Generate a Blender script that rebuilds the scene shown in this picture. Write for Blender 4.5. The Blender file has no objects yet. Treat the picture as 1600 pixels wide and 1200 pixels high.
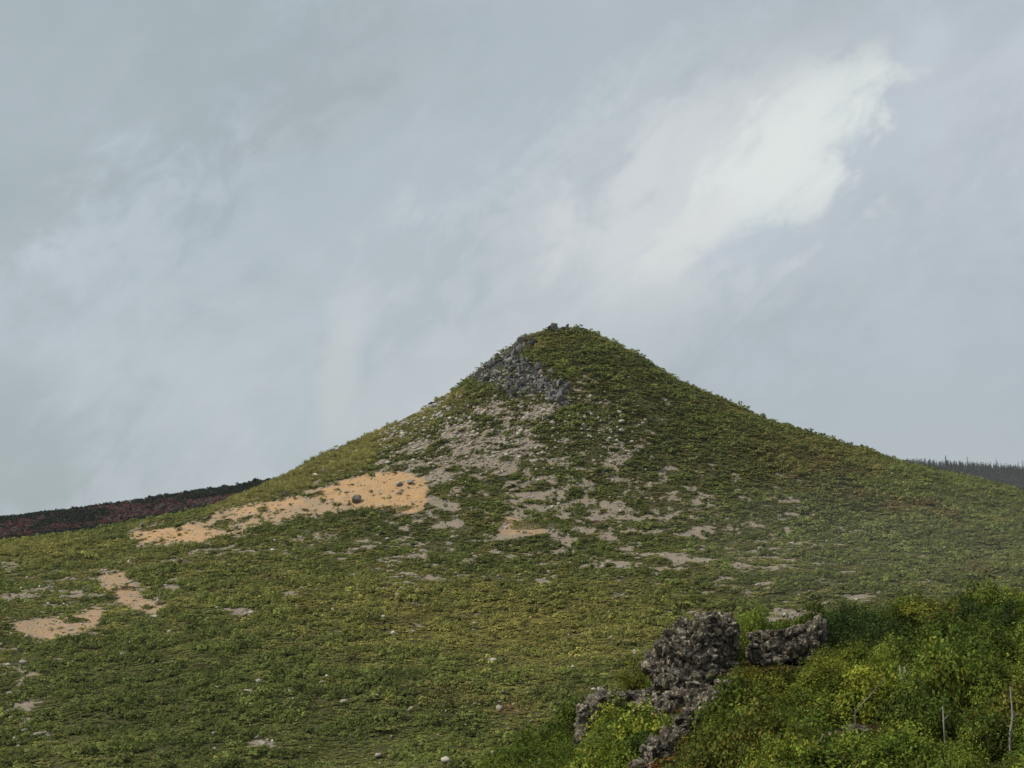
import bpy, math, random
import numpy as np
R = math.radians
sc = bpy.context.scene
col = sc.collection
random.seed(7)
rng = np.random.default_rng(7)

# ------------------------------------------------------------------ camera
F = 2198.0                      # focal length in pixels of a 1600 px wide frame (40 degrees across)
HOR = 815.0                     # image row of the level line
PITCH = math.atan((HOR - 600) / F)
CP, SP = math.cos(PITCH), math.sin(PITCH)
cam = bpy.data.cameras.new('camera'); camo = bpy.data.objects.new('camera', cam); col.objects.link(camo)
cam.sensor_width = 36; cam.lens = F / 1600 * 36; cam.clip_start = 0.5; cam.clip_end = 20000
camo.location = (0, 0, 0); camo.rotation_euler = (R(90) + PITCH, 0, 0)
sc.camera = camo

# ------------------------------------------------------------------ light
SUN_EL, SUN_AZ = 52.0, -96.0    # azimuth measured from +Y towards +X: the sun stands high on the left
SUN_STRENGTH = 3.3
sun = bpy.data.lights.new('sun', 'SUN'); suno = bpy.data.objects.new('sun', sun); col.objects.link(suno)
sun.energy = SUN_STRENGTH; sun.angle = R(5); sun.color = (1.0, 0.95, 0.86)
suno.rotation_euler = (R(90 - SUN_EL), 0, R(180 - SUN_AZ))
sc.view_settings.view_transform = 'Standard'; sc.view_settings.look = 'None'
sc.view_settings.exposure = 0.0; sc.view_settings.gamma = 1.0; sc.view_settings.use_curve_mapping = False
sc.cycles.use_denoising = True
sc.cycles.max_bounces = 6; sc.cycles.diffuse_bounces = 3; sc.cycles.volume_bounces = 1; sc.cycles.transmission_bounces = 3


def ray(px, py):
    a = (px - 800) / F; b = (600 - py) / F
    return np.array([a, CP - b * SP, SP + b * CP])


def unit(px, py):
    v = ray(px, py); return v / np.linalg.norm(v)


class NT:
    """small node helper"""
    def __init__(s, tree): s.t = tree; s.n = tree.nodes; s.l = tree.links
    def node(s, typ, **kw):
        n = s.n.new(typ)
        for k, v in kw.items(): setattr(n, k, v)
        return n
    def put(s, sock, v):
        if isinstance(v, bpy.types.NodeSocket): s.l.new(v, sock)
        elif v is not None:
            if hasattr(sock, 'default_value') and sock.type in ('RGBA',) and len(v) == 3: v = (*v, 1)
            sock.default_value = v
    def math(s, op, a, b=None, clamp=False):
        n = s.node('ShaderNodeMath', operation=op, use_clamp=clamp); s.put(n.inputs[0], a)
        if b is not None: s.put(n.inputs[1], b)
        return n.outputs[0]
    def dot(s, v, c):
        n = s.node('ShaderNodeVectorMath', operation='DOT_PRODUCT'); s.put(n.inputs[0], v); n.inputs[1].default_value = tuple(float(q) for q in c)
        return n.outputs['Value']
    def noise(s, v, scale, detail=5, rough=.55, dist=0.0):
        n = s.node('ShaderNodeTexNoise'); s.put(n.inputs['Vector'], v)
        n.inputs['Scale'].default_value = scale; n.inputs['Detail'].default_value = detail
        n.inputs['Roughness'].default_value = rough; n.inputs['Distortion'].default_value = dist
        return n.outputs['Fac']
    def ramp(s, f, a, b, lo=0.0, hi=1.0):
        n = s.node('ShaderNodeMapRange', interpolation_type='SMOOTHSTEP'); s.put(n.inputs[0], f)
        for i, v in zip((1, 2, 3, 4), (a, b, lo, hi)): n.inputs[i].default_value = v
        return n.outputs[0]
    def mix(s, f, a, b, blend='MIX'):
        n = s.node('ShaderNodeMix', data_type='RGBA', blend_type=blend); s.put(n.inputs[0], f)
        s.put(n.inputs[6], a); s.put(n.inputs[7], b); return n.outputs[2]
    def combine(s, x, y, z):
        n = s.node('ShaderNodeCombineXYZ')
        for i, v in enumerate((x, y, z)): s.put(n.inputs[i], v)
        return n.outputs[0]


# ------------------------------------------------------------------ sky: a high grey cloud deck over the Nishita sky
w = bpy.data.worlds.new('World'); sc.world = w; w.use_nodes = True
T = NT(w.node_tree); T.n.clear()
out = T.node('ShaderNodeOutputWorld'); bg = T.node('ShaderNodeBackground'); T.l.new(bg.outputs[0], out.inputs[0])
bg.inputs['Strength'].default_value = 0.1
sky = T.node('ShaderNodeTexSky', sky_type='NISHITA', sun_disc=False)
sky.sun_elevation = R(SUN_EL); sky.sun_rotation = R(SUN_AZ)
tc = T.node('ShaderNodeTexCoord'); D = tc.outputs['Generated']
f0 = unit(800, 600); right = np.array([1., 0, 0]); up = np.cross(right, f0)
dg = np.cos(R(38)) * right + np.sin(R(38)) * up      # the cloud streaks rise to the right
pg = -np.sin(R(38)) * right + np.cos(R(38)) * up
off = T.node('ShaderNodeVectorMath', operation='ADD'); off.inputs[1].default_value = (3.7, 1.9, .6)
T.put(off.inputs[0], T.combine(T.math('MULTIPLY', T.dot(D, dg), 0.7), T.math('MULTIPLY', T.dot(D, pg), 1.2), T.dot(D, f0))); st = off.outputs[0]
n0 = T.noise(st, 2.3, 3, .5, .2)
n1 = T.noise(st, 5.0, 6, .52, .3)
n2 = T.noise(st, 13.0, 7, .58, .5)
n3 = T.noise(st, 34.0, 6, .62, .5)
nn = T.math('ADD', T.math('ADD', T.math('MULTIPLY', n0, .26), T.math('MULTIPLY', n1, .34)), T.math('ADD', T.math('MULTIPLY', n2, .27), T.math('MULTIPLY', n3, .13)))
base = T.mix(T.ramp(nn, .41, .60), (4.1, 4.72, 5.05), (5.4, 6.0, 6.55))
warm = T.mix(T.ramp(T.noise(st, 7.0, 3, .5, .3), .45, .65, 0, .35), base, T.mix(1.0, base, (1.06, .99, 1.0), 'MULTIPLY'))


def patch(px, py, lx, ly, ang, na, lo, hi):
    """a thin bright place in the cloud deck: an elongated soft spot broken up by the cloud noise"""
    c = unit(px, py); r = np.cross(c, [0, 0, 1.]); r /= np.linalg.norm(r); u = np.cross(r, c)
    e1 = np.cos(R(ang)) * r + np.sin(R(ang)) * u; e2 = -np.sin(R(ang)) * r + np.cos(R(ang)) * u
    wob = T.math('ADD', T.math('MULTIPLY', T.math('SUBTRACT', n2, .5), na), T.math('MULTIPLY', T.math('SUBTRACT', n3, .5), na * .9))
    a = T.math('ADD', T.math('MULTIPLY', T.dot(D, e1), 1 / lx), wob)
    b = T.math('ADD', T.math('MULTIPLY', T.dot(D, e2), 1 / ly), T.math('MULTIPLY', wob, -1.2))
    q = T.math('ADD', T.math('MULTIPLY', a, a), T.math('MULTIPLY', b, b))
    g = T.ramp(q, lo, hi, 1, 0)
    return T.math('MULTIPLY', g, T.ramp(T.dot(D, c), 0.5, 0.8))


c = warm
for (px, py, lx, ly, ang, na, lo, hi, colr, k) in (
        (120, 120, .20, .085, 30, 1.6, 0, 2.0, (3.75, 4.40, 4.55), .62),
        (880, 70, .20, .045, 8, 1.6, 0, 2.0, (3.95, 4.55, 4.85), .65),
        (20, 330, .06, .03, 30, 1.6, 0, 2.0, (3.6, 4.2, 4.3), .5),
        (-20, 690, .07, .05, 0, 1.6, 0, 2.2, (3.6, 4.25, 4.55), .7),
        (1430, 680, .05, .018, 0, 1.6, 0, 2.2, (4.1, 4.7, 5.05), .6),
        (1420, 600, .12, .08, 20, 1.5, 0, 2.2, (4.7, 5.2, 5.75), .5),
        (560, 400, .22, .09, 35, 1.6, 0, 2.2, (5.0, 5.6, 6.0), .5),
        (1010, 335, .16, .070, 36, 1.9, 0, 2.5, (5.95, 6.35, 6.65), .62),
        (1110, 285, .095, .045, 36, 2.0, .0, 2.7, (6.8, 7.1, 7.15), .72),
        (1240, 228, .054, .030, 42, 2.0, .0, 2.7, (7.8, 8.25, 7.95), .85),
        (1325, 165, .024, .020, 50, 1.5, .0, 2.2, (7.4, 7.9, 7.7), .45),
        (1090, 365, .040, .018, 38, 1.7, .0, 2.0, (7.3, 7.5, 7.3), .6),
        (1440, 85, .022, .010, 38, 1.5, .0, 2.2, (5.9, 6.5, 6.9), .4),
        (528, 575, .012, .038, -8, 1.3, .0, 2.4, (6.3, 6.5, 6.4), .42),
        (555, 480, .016, .024, -20, .9, .0, 2.2, (5.9, 6.3, 6.6), .45),
        (650, 610, .07, .03, 33, 1.4, .0, 2.4, (5.7, 6.0, 6.35), .5)):
    c = T.mix(T.math('MULTIPLY', patch(px, py, lx, ly, ang, na, lo, hi), k, True), c, colr)
full = T.mix(.93, sky.outputs[0], c)
T.l.new(full, bg.inputs['Color'])

# ------------------------------------------------------------------ noise, terrain


def vnoise(x, y, seed=0):
    xi = np.floor(x).astype(np.int64); yi = np.floor(y).astype(np.int64)
    fx = x - xi; fy = y - yi; fx = fx * fx * fx * (fx * (fx * 6 - 15) + 10); fy = fy * fy * fy * (fy * (fy * 6 - 15) + 10)

    def h(a, b):
        n = (a * 374761393 + b * 668265263 + seed * 982451653) & 0xffffffff
        n = ((n ^ (n >> 13)) * 1274126177) & 0xffffffff
        n = (n ^ (n >> 16)) & 0xffffff
        return n / 0xffffff * 2 - 1
    return (h(xi, yi) * (1 - fx) + h(xi + 1, yi) * fx) * (1 - fy) + (h(xi, yi + 1) * (1 - fx) + h(xi + 1, yi + 1) * fx) * fy


def fbm(x, y, oct=4, seed=0, gain=.5):
    s = 0; a = 1.0; t = 0
    for i in range(oct):
        s = s + a * vnoise(x * 2 ** i + 17.3 * i, y * 2 ** i - 9.1 * i, seed + i); t += a; a *= gain
    return s / t


XP, YP = 21.45, 550.0
HL = [(0, 75.7), (3, 75.4), (6, 75.2), (9, 74.3), (12, 73.2), (15, 72.0), (18, 70.4), (21, 69.0), (24, 67.0), (27, 64.9), (30, 62.8), (33, 60.4), (36, 57.9), (39, 55.5), (42, 53.1), (45, 50.7), (48, 48.5), (51, 46.6), (54, 44.8), (57, 42.8), (60, 41.3), (68, 37.3), (76, 33.4), (84, 29.6), (92, 25.9), (100, 22.0), (108, 18.1), (116, 14.1), (124, 10.2), (132, 6.8), (140, 4.1), (148, 2.2), (156, 0.3), (164, -1.7), (172, -3.6), (180, -4.5), (188, -5.3), (196, -6.0), (204, -6.8), (212, -7.5), (220, -8.3), (240, -10.1), (300, -16.6), (360, -22.1), (480, -30.6), (900, -59.9)]
HR = [(0, 75.6), (3, 75.0), (6, 74.4), (9, 73.6), (12, 72.2), (15, 70.7), (18, 69.3), (21, 67.6), (24, 65.9), (27, 64.2), (30, 62.3), (33, 60.1), (36, 58.0), (39, 55.9), (42, 54.4), (45, 53.2), (48, 51.9), (51, 50.7), (54, 49.5), (57, 48.3), (60, 47.1), (68, 43.7), (76, 40.2), (84, 37.0), (92, 34.1), (100, 31.2), (108, 28.3), (116, 25.5), (124, 22.8), (132, 20.5), (140, 18.8), (148, 17.2), (156, 15.6), (164, 13.8), (172, 12.0), (180, 10.0), (188, 8.2), (204, 4.8), (220, 1.9), (240, -0.9), (300, -5.1), (360, -12.5), (480, -27.5), (900, -59.9)]
HF = [(0, 75.6), (3, 75.3), (6, 74.8), (9, 74.1), (12, 73.0), (15, 71.8), (18, 70.5), (21, 69.1), (24, 67.4), (27, 65.6), (30, 63.6), (33, 61.4), (36, 59.1), (39, 56.7), (42, 54.3), (48, 49.5), (54, 44.8), (60, 40.1), (68, 34.0), (76, 28.0), (84, 22.0), (92, 16.5), (100, 11.7), (108, 7.1), (116, 2.7), (124, -1.1), (132, -4.7), (140, -8.1), (156, -12.2), (172, -15.9), (188, -19.0), (204, -22.1), (220, -24.7), (240, -27.8), (300, -35.3), (360, -40.6), (420, -45.2), (480, -46.8), (600, -49.4), (900, -59.9)]
_RR = np.arange(0, 901.0)
_tab = lambda t: np.interp(_RR, [a for a, b in t], [b for a, b in t])
HL, HR, HF = _tab(HL), _tab(HR), _tab(HF); HB = (HL + HR) / 2


def hill(x, y):
    dx = x - XP; dy = y - YP; r = np.hypot(dx, dy) + 1e-6; c = dx / r; s = dy / r
    f = lambda H: np.interp(r, _RR, H)
    z = c * c * np.where(c < 0, f(HL), f(HR)) + s * s * np.where(s < 0, f(HF), f(HB))
    k = np.clip(r / 60, .25, 1)
    z = z + 2.0 * k * fbm(x / 48, y / 48, 3, 11) + .85 * fbm(x / 11, y / 11, 3, 12) + .16 * fbm(x / 2.5, y / 2.5, 2, 13) - .4
    return z


_ky = [(-50, 3), (0, -1.6), (10, -3.7), (20, -6.0), (28, -5.85), (36, -5.2), (42, -4.6), (46, -4.25), (48, -4.3), (51, -5.2), (60, -12), (75, -24), (110, -50), (300, -120)]
_kx = [(-60, -40), (-15, -15), (-5, -5.2), (-1.6, -2.9), (1.6, -1.5), (3.2, -.55), (5.2, 0), (10, .7), (15, 1.6), (60, 3.6)]


def knoll(x, y):
    z = np.interp(y, [a for a, b in _ky], [b for a, b in _ky]) + np.interp(x - np.clip(y - 36, 0, 14) * .25 - .3, [a for a, b in _kx], [b for a, b in _kx])
    return z + .35 * fbm(x / 4, y / 4, 3, 21) + .12 * fbm(x / 1.1, y / 1.1, 2, 22)


def ground(x, y): return np.maximum(hill(x, y), knoll(x, y))


def proj(x, y, z):
    d = y * CP + z * SP; u = -y * SP + z * CP
    return 800 + F * x / d, 600 - F * u / d


_yy = np.concatenate([np.arange(18, 90, .25), np.arange(90, 800, .5)])


def hit(px, py, ymin=18, lift=0.0):
    """where the line of sight through a place in the photograph meets the ground"""
    v = ray(px, py); t = _yy / v[1]
    g = ground(v[0] * t, _yy) + lift - v[2] * t
    ok = np.where((g >= 0) & (_yy >= ymin))[0]
    i = ok[0] if len(ok) else int(np.argmax(np.where(_yy >= ymin, g, -1e9)))
    p = v * t[i]
    return np.array([p[0], p[1], float(ground(p[0], p[1]))])


def at(px, py, Y):
    v = ray(px, py); return v * (Y / v[1])


# ------------------------------------------------------------------ zones of bare ground, traced on the hillside
GH, GW = 600, 800
_gy, _gx = np.mgrid[0:GH, 0:GW]; _gx = _gx * 2 + 1.0; _gy = _gy * 2 + 1.0


def poly(img, pts, val=1.0):
    x = np.array([p[0] for p in pts], float); y = np.array([p[1] for p in pts], float)
    ins = np.zeros((GH, GW), bool); j = len(x) - 1
    for i in range(len(x)):
        c = ((y[i] > _gy) != (y[j] > _gy)) & (_gx < (x[j] - x[i]) * (_gy - y[i]) / (y[j] - y[i] + 1e-9) + x[i])
        ins ^= c; j = i
    img[ins] = np.maximum(img[ins], val)


def ell(img, cx, cy, rx, ry, val=1.0, soft=True):
    q = ((_gx - cx) / rx) ** 2 + ((_gy - cy) / ry) ** 2
    img[:] = np.maximum(img, val * (np.exp(-q * .9) if soft else (q < 1)))


def blur(a, n=1):
    for _ in range(n):
        for ax in (0, 1):
            a = (np.roll(a, 1, ax) + 2 * a + np.roll(a, -1, ax)) / 4
    return a


SAND = np.zeros((GH, GW)); BARE = np.zeros((GH, GW)); CRAG = np.zeros((GH, GW)); GRASS = np.zeros((GH, GW))
poly(SAND, [(500, 762), (560, 742), (620, 735), (660, 742), (670, 770), (664, 797), (640, 802), (600, 797), (570, 800), (540, 800), (500, 806), (460, 812), (430, 822), (400, 826), (385, 836), (345, 840), (318, 848), (240, 852), (190, 840), (215, 826), (270, 820), (325, 812), (335, 799), (380, 788), (430, 780), (465, 772)], .66)
poly(SAND, [(500, 762), (560, 742), (620, 735), (660, 742), (670, 770), (664, 797), (640, 802), (600, 797), (560, 790), (510, 778), (490, 770)], 1.0)
poly(SAND, [(215, 828), (290, 820), (330, 828), (345, 838), (318, 848), (240, 852), (192, 842)], .95)
poly(SAND, [(360, 795), (430, 782), (470, 774), (480, 786), (420, 800), (370, 806)], .88)
for p in ([(158, 892), (190, 892), (218, 918), (245, 938), (282, 952), (240, 964), (200, 950), (172, 930), (148, 915)],
          [(10, 972), (60, 966), (110, 962), (150, 945), (172, 952), (148, 984), (100, 999), (70, 1003), (40, 994)],
          [(787, 805), (812, 808), (862, 830), (840, 839), (780, 838)]):
    poly(SAND, p, .72)
poly(BARE, [(690, 655), (740, 638), (830, 640), (872, 622), (866, 645), (822, 665), (826, 700), (870, 720), (920, 728), (1004, 688), (1004, 706), (935, 742), (932, 762), (962, 798), (952, 815), (905, 838), (880, 868), (828, 860), (850, 842), (780, 840), (778, 815), (798, 792), (788, 772), (735, 742), (700, 732), (662, 742), (620, 722), (598, 700), (640, 688), (680, 688), (700, 670)], .66)
poly(BARE, [(690, 655), (740, 638), (830, 640), (872, 622), (866, 645), (822, 665), (826, 700), (830, 722), (790, 740), (735, 738), (700, 728), (662, 738), (620, 722), (598, 700), (640, 688), (680, 688), (700, 670)], .70)
poly(BARE, [(738, 652), (830, 646), (824, 700), (800, 735), (745, 728), (705, 700)], .72)
poly(BARE, [(740, 725), (775, 738), (806, 775), (802, 805), (780, 838), (860, 832), (900, 826), (950, 806), (958, 795), (930, 800), (890, 820), (850, 828), (815, 806), (822, 785), (800, 750), (770, 728)], .86)
poly(BARE, [(660, 735), (700, 730), (720, 760), (720, 800), (725, 826), (690, 828), (640, 812), (664, 797)], .72)
for (cx, cy, rx, ry, v) in ((15, 888, 32, 9, .95), (35, 932, 40, 12, .9), (110, 930, 30, 11, .9), (90, 882, 22, 6, .7), (150, 890, 20, 5, .6), (268, 915, 18, 12, .95), (285, 932, 14, 5, .6),
                            (385, 955, 28, 8, .85), (25, 1042, 30, 7, 1.0), (8, 1110, 16, 8, .7), (30, 1100, 28, 9, .9), (65, 1145, 32, 9, 1.0), (405, 1163, 18, 9, 1.0), (460, 925, 24, 8, .5), (400, 1105, 14, 4, .5),
                            (710, 880, 38, 10, .85), (690, 905, 34, 8, .85), (772, 858, 12, 8, .75), (770, 905, 24, 6, .5), (960, 885, 38, 9, .95), (1005, 890, 30, 6, .7), (1050, 872, 40, 14, .92), (1075, 888, 20, 7, .7),
                            (1160, 885, 26, 16, .95), (1222, 880, 34, 18, .88), (1215, 902, 24, 6, .7), (1345, 932, 30, 9, 1.0), (1395, 938, 24, 5, .6), (1238, 962, 46, 12, 1.0), (1210, 942, 28, 7, .6), (1090, 800, 34, 5, .7),
                            (1140, 820, 40, 4, .7), (1105, 842, 26, 4, .7), (1045, 776, 26, 6, .7), (1075, 762, 20, 5, .6), (1030, 812, 28, 6, .6), (1235, 860, 12, 6, .6), (1190, 855, 14, 8, .55), (1120, 860, 16, 8, .7),
                            (905, 998, 26, 5, .7), (1060, 958, 40, 6, .6), (880, 985, 20, 4, .6), (930, 625, 22, 4, .7), (910, 595, 14, 5, .5), (700, 925, 40, 8, .35), (585, 850, 40, 8, .55), (640, 845, 34, 8, .6), (620, 870, 24, 5, .5),
                            (1440, 905, 30, 5, .4), (690, 1105, 10, 5, .6), (460, 860, 40, 5, .4), (340, 858, 50, 5, .6), (510, 830, 40, 6, .6), (570, 742, 40, 5, .7), (520, 752, 30, 4, .6), (640, 725, 50, 8, .7),
                            (950, 820, 300, 95, .53), (640, 860, 170, 60, .44), (70, 925, 150, 55, .52), (1180, 880, 140, 45, .50), (20, 1080, 70, 80, .42), (800, 700, 230, 90, .42), (300, 870, 260, 40, .24), (1240, 880, 170, 50, .40), (520, 960, 500, 120, .10)):
    ell(BARE, cx, cy, rx, ry, v)
poly(CRAG, [(735, 590), (770, 560), (800, 540), (822, 531), (834, 533), (818, 545), (812, 558), (835, 566), (842, 580), (858, 588), (872, 602), (888, 612), (886, 632), (868, 634), (858, 618), (846, 611), (838, 618), (815, 613), (802, 628), (788, 613), (770, 605), (760, 597), (745, 601)], 1)
poly(CRAG, [(662, 636), (700, 614), (706, 618), (676, 640)], .9)
poly(GRASS, [(300, 812), (420, 750), (520, 704), (600, 668), (700, 615), (735, 605), (725, 640), (690, 655), (640, 688), (598, 702), (560, 738), (500, 760), (400, 788)])
BARE = np.maximum(BARE, np.clip(blur(SAND, 26) * 1.5, 0, .72) * (SAND < .3))
SAND, BARE, CRAG, GRASS = blur(SAND, 3), blur(BARE, 2), blur(CRAG, 2), blur(GRASS, 3)
# patches where the plants themselves differ: (px, py, rx, ry, colour index, weight)
TINTS = [(1240, 720, 110, 40, 3, .42), (1440, 790, 24, 8, 4, .8), (1480, 805, 22, 9, 4, .75), (1395, 788, 16, 7, 4, .8), (1335, 775, 30, 8, 4, .45), (1520, 890, 24, 14, 4, .4), (830, 535, 30, 12, 3, .6), (780, 640, 50, 9, 4, .45),
         (800, 1108, 26, 9, 4, .7), (690, 1090, 50, 24, 3, .55), (760, 990, 260, 42, 2, .55), (600, 930, 220, 30, 2, .45), (900, 960, 160, 34, 2, .35), (60, 860, 120, 16, 2, .6), (900, 565, 50, 24, 1, .4), (940, 640, 60, 30, 1, .35),
         (620, 830, 60, 20, 0, .5), (830, 812, 52, 18, 1, .7), (1000, 860, 90, 24, 0, .35), (250, 1090, 260, 70, 0, .9), (560, 1130, 180, 60, 0, .75), (200, 1170, 200, 50, 0, .7), (730, 1165, 160, 30, 1, .3), (1090, 730, 60, 30, 5, .4),
         (1300, 830, 140, 60, 5, .35), (1490, 840, 120, 60, 5, .45), (720, 700, 26, 10, 1, .5), (690, 672, 20, 8, 1, .5), (650, 660, 60, 14, 1, .4), (985, 1085, 90, 50, 0, .3)]
PAL = np.array([(0.112, 0.138, 0.032), (0.205, 0.234, 0.046), (0.355, 0.305, 0.078), (0.270, 0.190, 0.072), (0.320, 0.165, 0.082), (0.215, 0.235, 0.085), (0.46, 0.39, 0.18)])


def look(img, px, py):
    ok = (px >= 0) & (px < 1600) & (py >= 0) & (py < 1200)
    return np.where(ok, img[np.clip(py / 2, 0, GH - 1).astype(int), np.clip(px / 2, 0, GW - 1).astype(int)], 0.0)


def zones(x, y, z, vis):
    """sand, bare ground, crag and grass shares at points of the hillside"""
    px, py = proj(x, y, z)
    wx = px + 11 * fbm(x / 3, y / 3, 4, 31, .7); wy = py + 5.5 * fbm(x / 3, y / 3, 4, 32, .7)
    s, b, c, g = (np.where(vis, look(i, wx, wy), 0) for i in (SAND, BARE, CRAG, GRASS))
    n = fbm(x / 9, y / 7, 4, 33)
    off = ~(vis & (px > -20) & (px < 1620))
    b = np.where(off, np.clip((n - .33) * 4, 0, .8), b)
    return s, b, c, g


def veg_cover(x, y, s, b, c):
    """0..1 probability that plants grow here: mats of dwarf pine break up the bare ground"""
    mats = fbm(x / 5.6, y / 3.7, 4, 41, .62)
    fine = fbm(x / 2.6, y / 1.8, 3, 42, .7)
    bare = np.clip(((b - .60) * 1.15 - mats + .75 * fine) / .22 + .5, 0, 1) * (b > .08)
    return (1 - np.clip((s - .36 + .42 * (.22 - mats) + .6 * fine) * 4, 0, 1) * (s > .12)) * (1 - bare) * (1 - .95 * np.clip((c - .5 + .6 * fine + .3 * mats) * 3 + .6, 0, 1) * (c > .1))


# ------------------------------------------------------------------ materials


def new_mat(name):
    m = bpy.data.materials.new(name); m.use_nodes = True; t = NT(m.node_tree); t.n.clear()
    o = t.node('ShaderNodeOutputMaterial'); b = t.node('ShaderNodeBsdfPrincipled')
    t.l.new(b.outputs[0], o.inputs[0]); b.inputs['Specular IOR Level'].default_value = .25
    return m, t, b, o


def bump(t, h, b, strength, dist):
    n = t.node('ShaderNodeBump'); n.inputs['Strength'].default_value = strength; n.inputs['Distance'].default_value = dist
    t.l.new(h, n.inputs['Height']); t.l.new(n.outputs[0], b.inputs['Normal'])


def terrain_mat():
    m, t, b, o = new_mat('hillside_soil')
    g = t.node('ShaderNodeNewGeometry').outputs['Position']
    A = lambda n: t.node('ShaderNodeAttribute', attribute_name=n).outputs['Fac']
    n1 = t.noise(g, .35, 6, .6); n2 = t.noise(g, 1.6, 5, .6); n3 = t.noise(g, 5., 4, .6)
    litter = t.mix(n1, (.052, .058, .016), (.105, .094, .032))
    litter = t.mix(t.ramp(n2, .55, .75), litter, (.12, .085, .040))
    tan = t.mix(t.ramp(n1, .35, .65), (.31, .24, .165), (.26, .22, .175))
    tan = t.mix(t.ramp(n3, .52, .7), tan, (.46, .40, .315))
    tan = t.mix(t.ramp(n2, .54, .70, 0, .8), tan, (.13, .105, .068))
    sand = t.mix(t.ramp(n1, .3, .7), (.56, .325, .135), (.48, .325, .185))
    mp = t.node('ShaderNodeMapping'); mp.inputs['Scale'].default_value = (.5, .12, .5); t.l.new(g, mp.inputs[0])
    sand = t.mix(t.ramp(t.noise(mp.outputs[0], 1.0, 5, .65, .4), .50, .64, 0, .55), sand, (.34, .225, .125))
    sand = t.mix(t.ramp(n2, .56, .75, 0, .8), sand, (.40, .28, .175))
    sand = t.mix(t.ramp(n3, .6, .75, 0, .6), sand, (.58, .43, .27))
    e = t.math('MULTIPLY', t.math('SUBTRACT', n2, .5), .7)
    cbare = t.mix(t.ramp(t.math('ADD', A('bare'), e), .30, .52), litter, tan)
    csand = t.mix(t.ramp(t.math('ADD', A('sand'), t.math('MULTIPLY', e, .8)), .34, 1.0), cbare, sand)
    crag = t.mix(n2, (.022, .022, .02), (.06, .058, .05))  # near-black soil stands in for the shaded gaps between crag blocks
    t.l.new(t.mix(t.ramp(A('crag'), .35, .7), csand, crag), b.inputs['Base Color'])
    b.inputs['Roughness'].default_value = .95
    bump(t, t.math('ADD', n2, t.math('MULTIPLY', n3, .6)), b, 1.0, .6)
    return m


def leaf_mat(name, color=None, shade='shade', trans=.22, vary=1.0):
    """leaves: instanced plants take their tint from the plant, single ones from the colour given"""
    m, t, b, o = new_mat(name)
    if color is None:
        tint = t.node('ShaderNodeAttribute', attribute_name='tint', attribute_type='INSTANCER').outputs['Color']
    else:
        tint = (*color, 1)
    s = t.node('ShaderNodeAttribute', attribute_name=shade).outputs['Color']
    c = t.mix(1.0, tint, s, 'MULTIPLY')
    t.l.new(c, b.inputs['Base Color']); b.inputs['Roughness'].default_value = .6
    b.inputs['Specular IOR Level'].default_value = .06
    tr = t.node('ShaderNodeBsdfTranslucent'); t.l.new(c, tr.inputs[0])
    mx = t.node('ShaderNodeMixShader'); mx.inputs[0].default_value = trans
    t.l.new(b.outputs[0], mx.inputs[1]); t.l.new(tr.outputs[0], mx.inputs[2]); t.l.new(mx.outputs[0], o.inputs[0])
    return m


def rock_mat(name, dark, mid, pale, lichen=.5, scale=1.0, moss=None):
    m, t, b, o = new_mat(name)
    g = t.node('ShaderNodeNewGeometry').outputs['Position']
    n1 = t.noise(g, 1.3 * scale, 6, .65); n2 = t.noise(g, 5 * scale, 6, .7, .4); n3 = t.noise(g, 17 * scale, 4, .65)
    c = t.mix(t.ramp(n2, .35, .68), dark, mid)
    n4 = t.noise(g, 3.4 * scale, 5, .7, .6)
    c = t.mix(t.math('MULTIPLY', t.ramp(n4, .50, .62, 0, lichen * 1.15), t.ramp(n3, .38, .58)), c, pale)
    v = t.node('ShaderNodeTexVoronoi'); v.inputs['Scale'].default_value = 6 * scale; t.l.new(g, v.inputs['Vector'])
    c = t.mix(t.ramp(v.outputs['Distance'], .05, .34, lichen * .7, 0), c, pale)
    if moss: c = t.mix(t.ramp(n1, .56, .70, 0, .7), c, moss)
    t.l.new(c, b.inputs['Base Color']); b.inputs['Roughness'].default_value = .9
    bump(t, t.math('ADD', n2, t.math('MULTIPLY', n3, .6)), b, .8, .07 / scale)
    return m


def plain_mat(name, a, bcol, scale, rough=.85):
    m, t, b, o = new_mat(name)
    g = t.node('ShaderNodeTexCoord').outputs['Object']
    t.l.new(t.mix(t.noise(g, scale, 5, .6), a, bcol), b.inputs['Base Color']); b.inputs['Roughness'].default_value = rough
    return m


M_SOIL = terrain_mat()
M_PLANT = leaf_mat('hillside_plants', trans=.3)
M_THICKET = leaf_mat('thicket_leaves', trans=.28)
M_CRAGROCK = rock_mat('grey_summit_rock', (.036, .035, .033), (.16, .153, .143), (.44, .42, .38), .75, .8)
M_LAVA = rock_mat('dark_lava_rock', (.020, .016, .013), (.135, .112, .082), (.50, .43, .31), .8, 1.1, (.09, .08, .032))
M_GREY = rock_mat('mid_grey_rock', (.13, .12, .105), (.26, .24, .21), (.40, .38, .34), .5, .8, (.07, .075, .03))
M_CRAGDARK = rock_mat('dark_summit_rock', (.025, .026, .028), (.075, .076, .08), (.2, .2, .195), .3, .6)
M_PALE = rock_mat('pale_weathered_stone', (.34, .30, .235), (.56, .51, .42), (.74, .70, .60), .4, 1.2)
M_SCREE = rock_mat('scree_stone', (.22, .19, .145), (.40, .35, .275), (.60, .545, .45), .4, .8)
M_BARK = plain_mat('brown_bark', (.06, .045, .035), (.13, .10, .08), 8)
M_DEAD = plain_mat('bleached_dead_wood', (.17, .155, .13), (.32, .29, .245), 14)

# ------------------------------------------------------------------ mesh helpers


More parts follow.
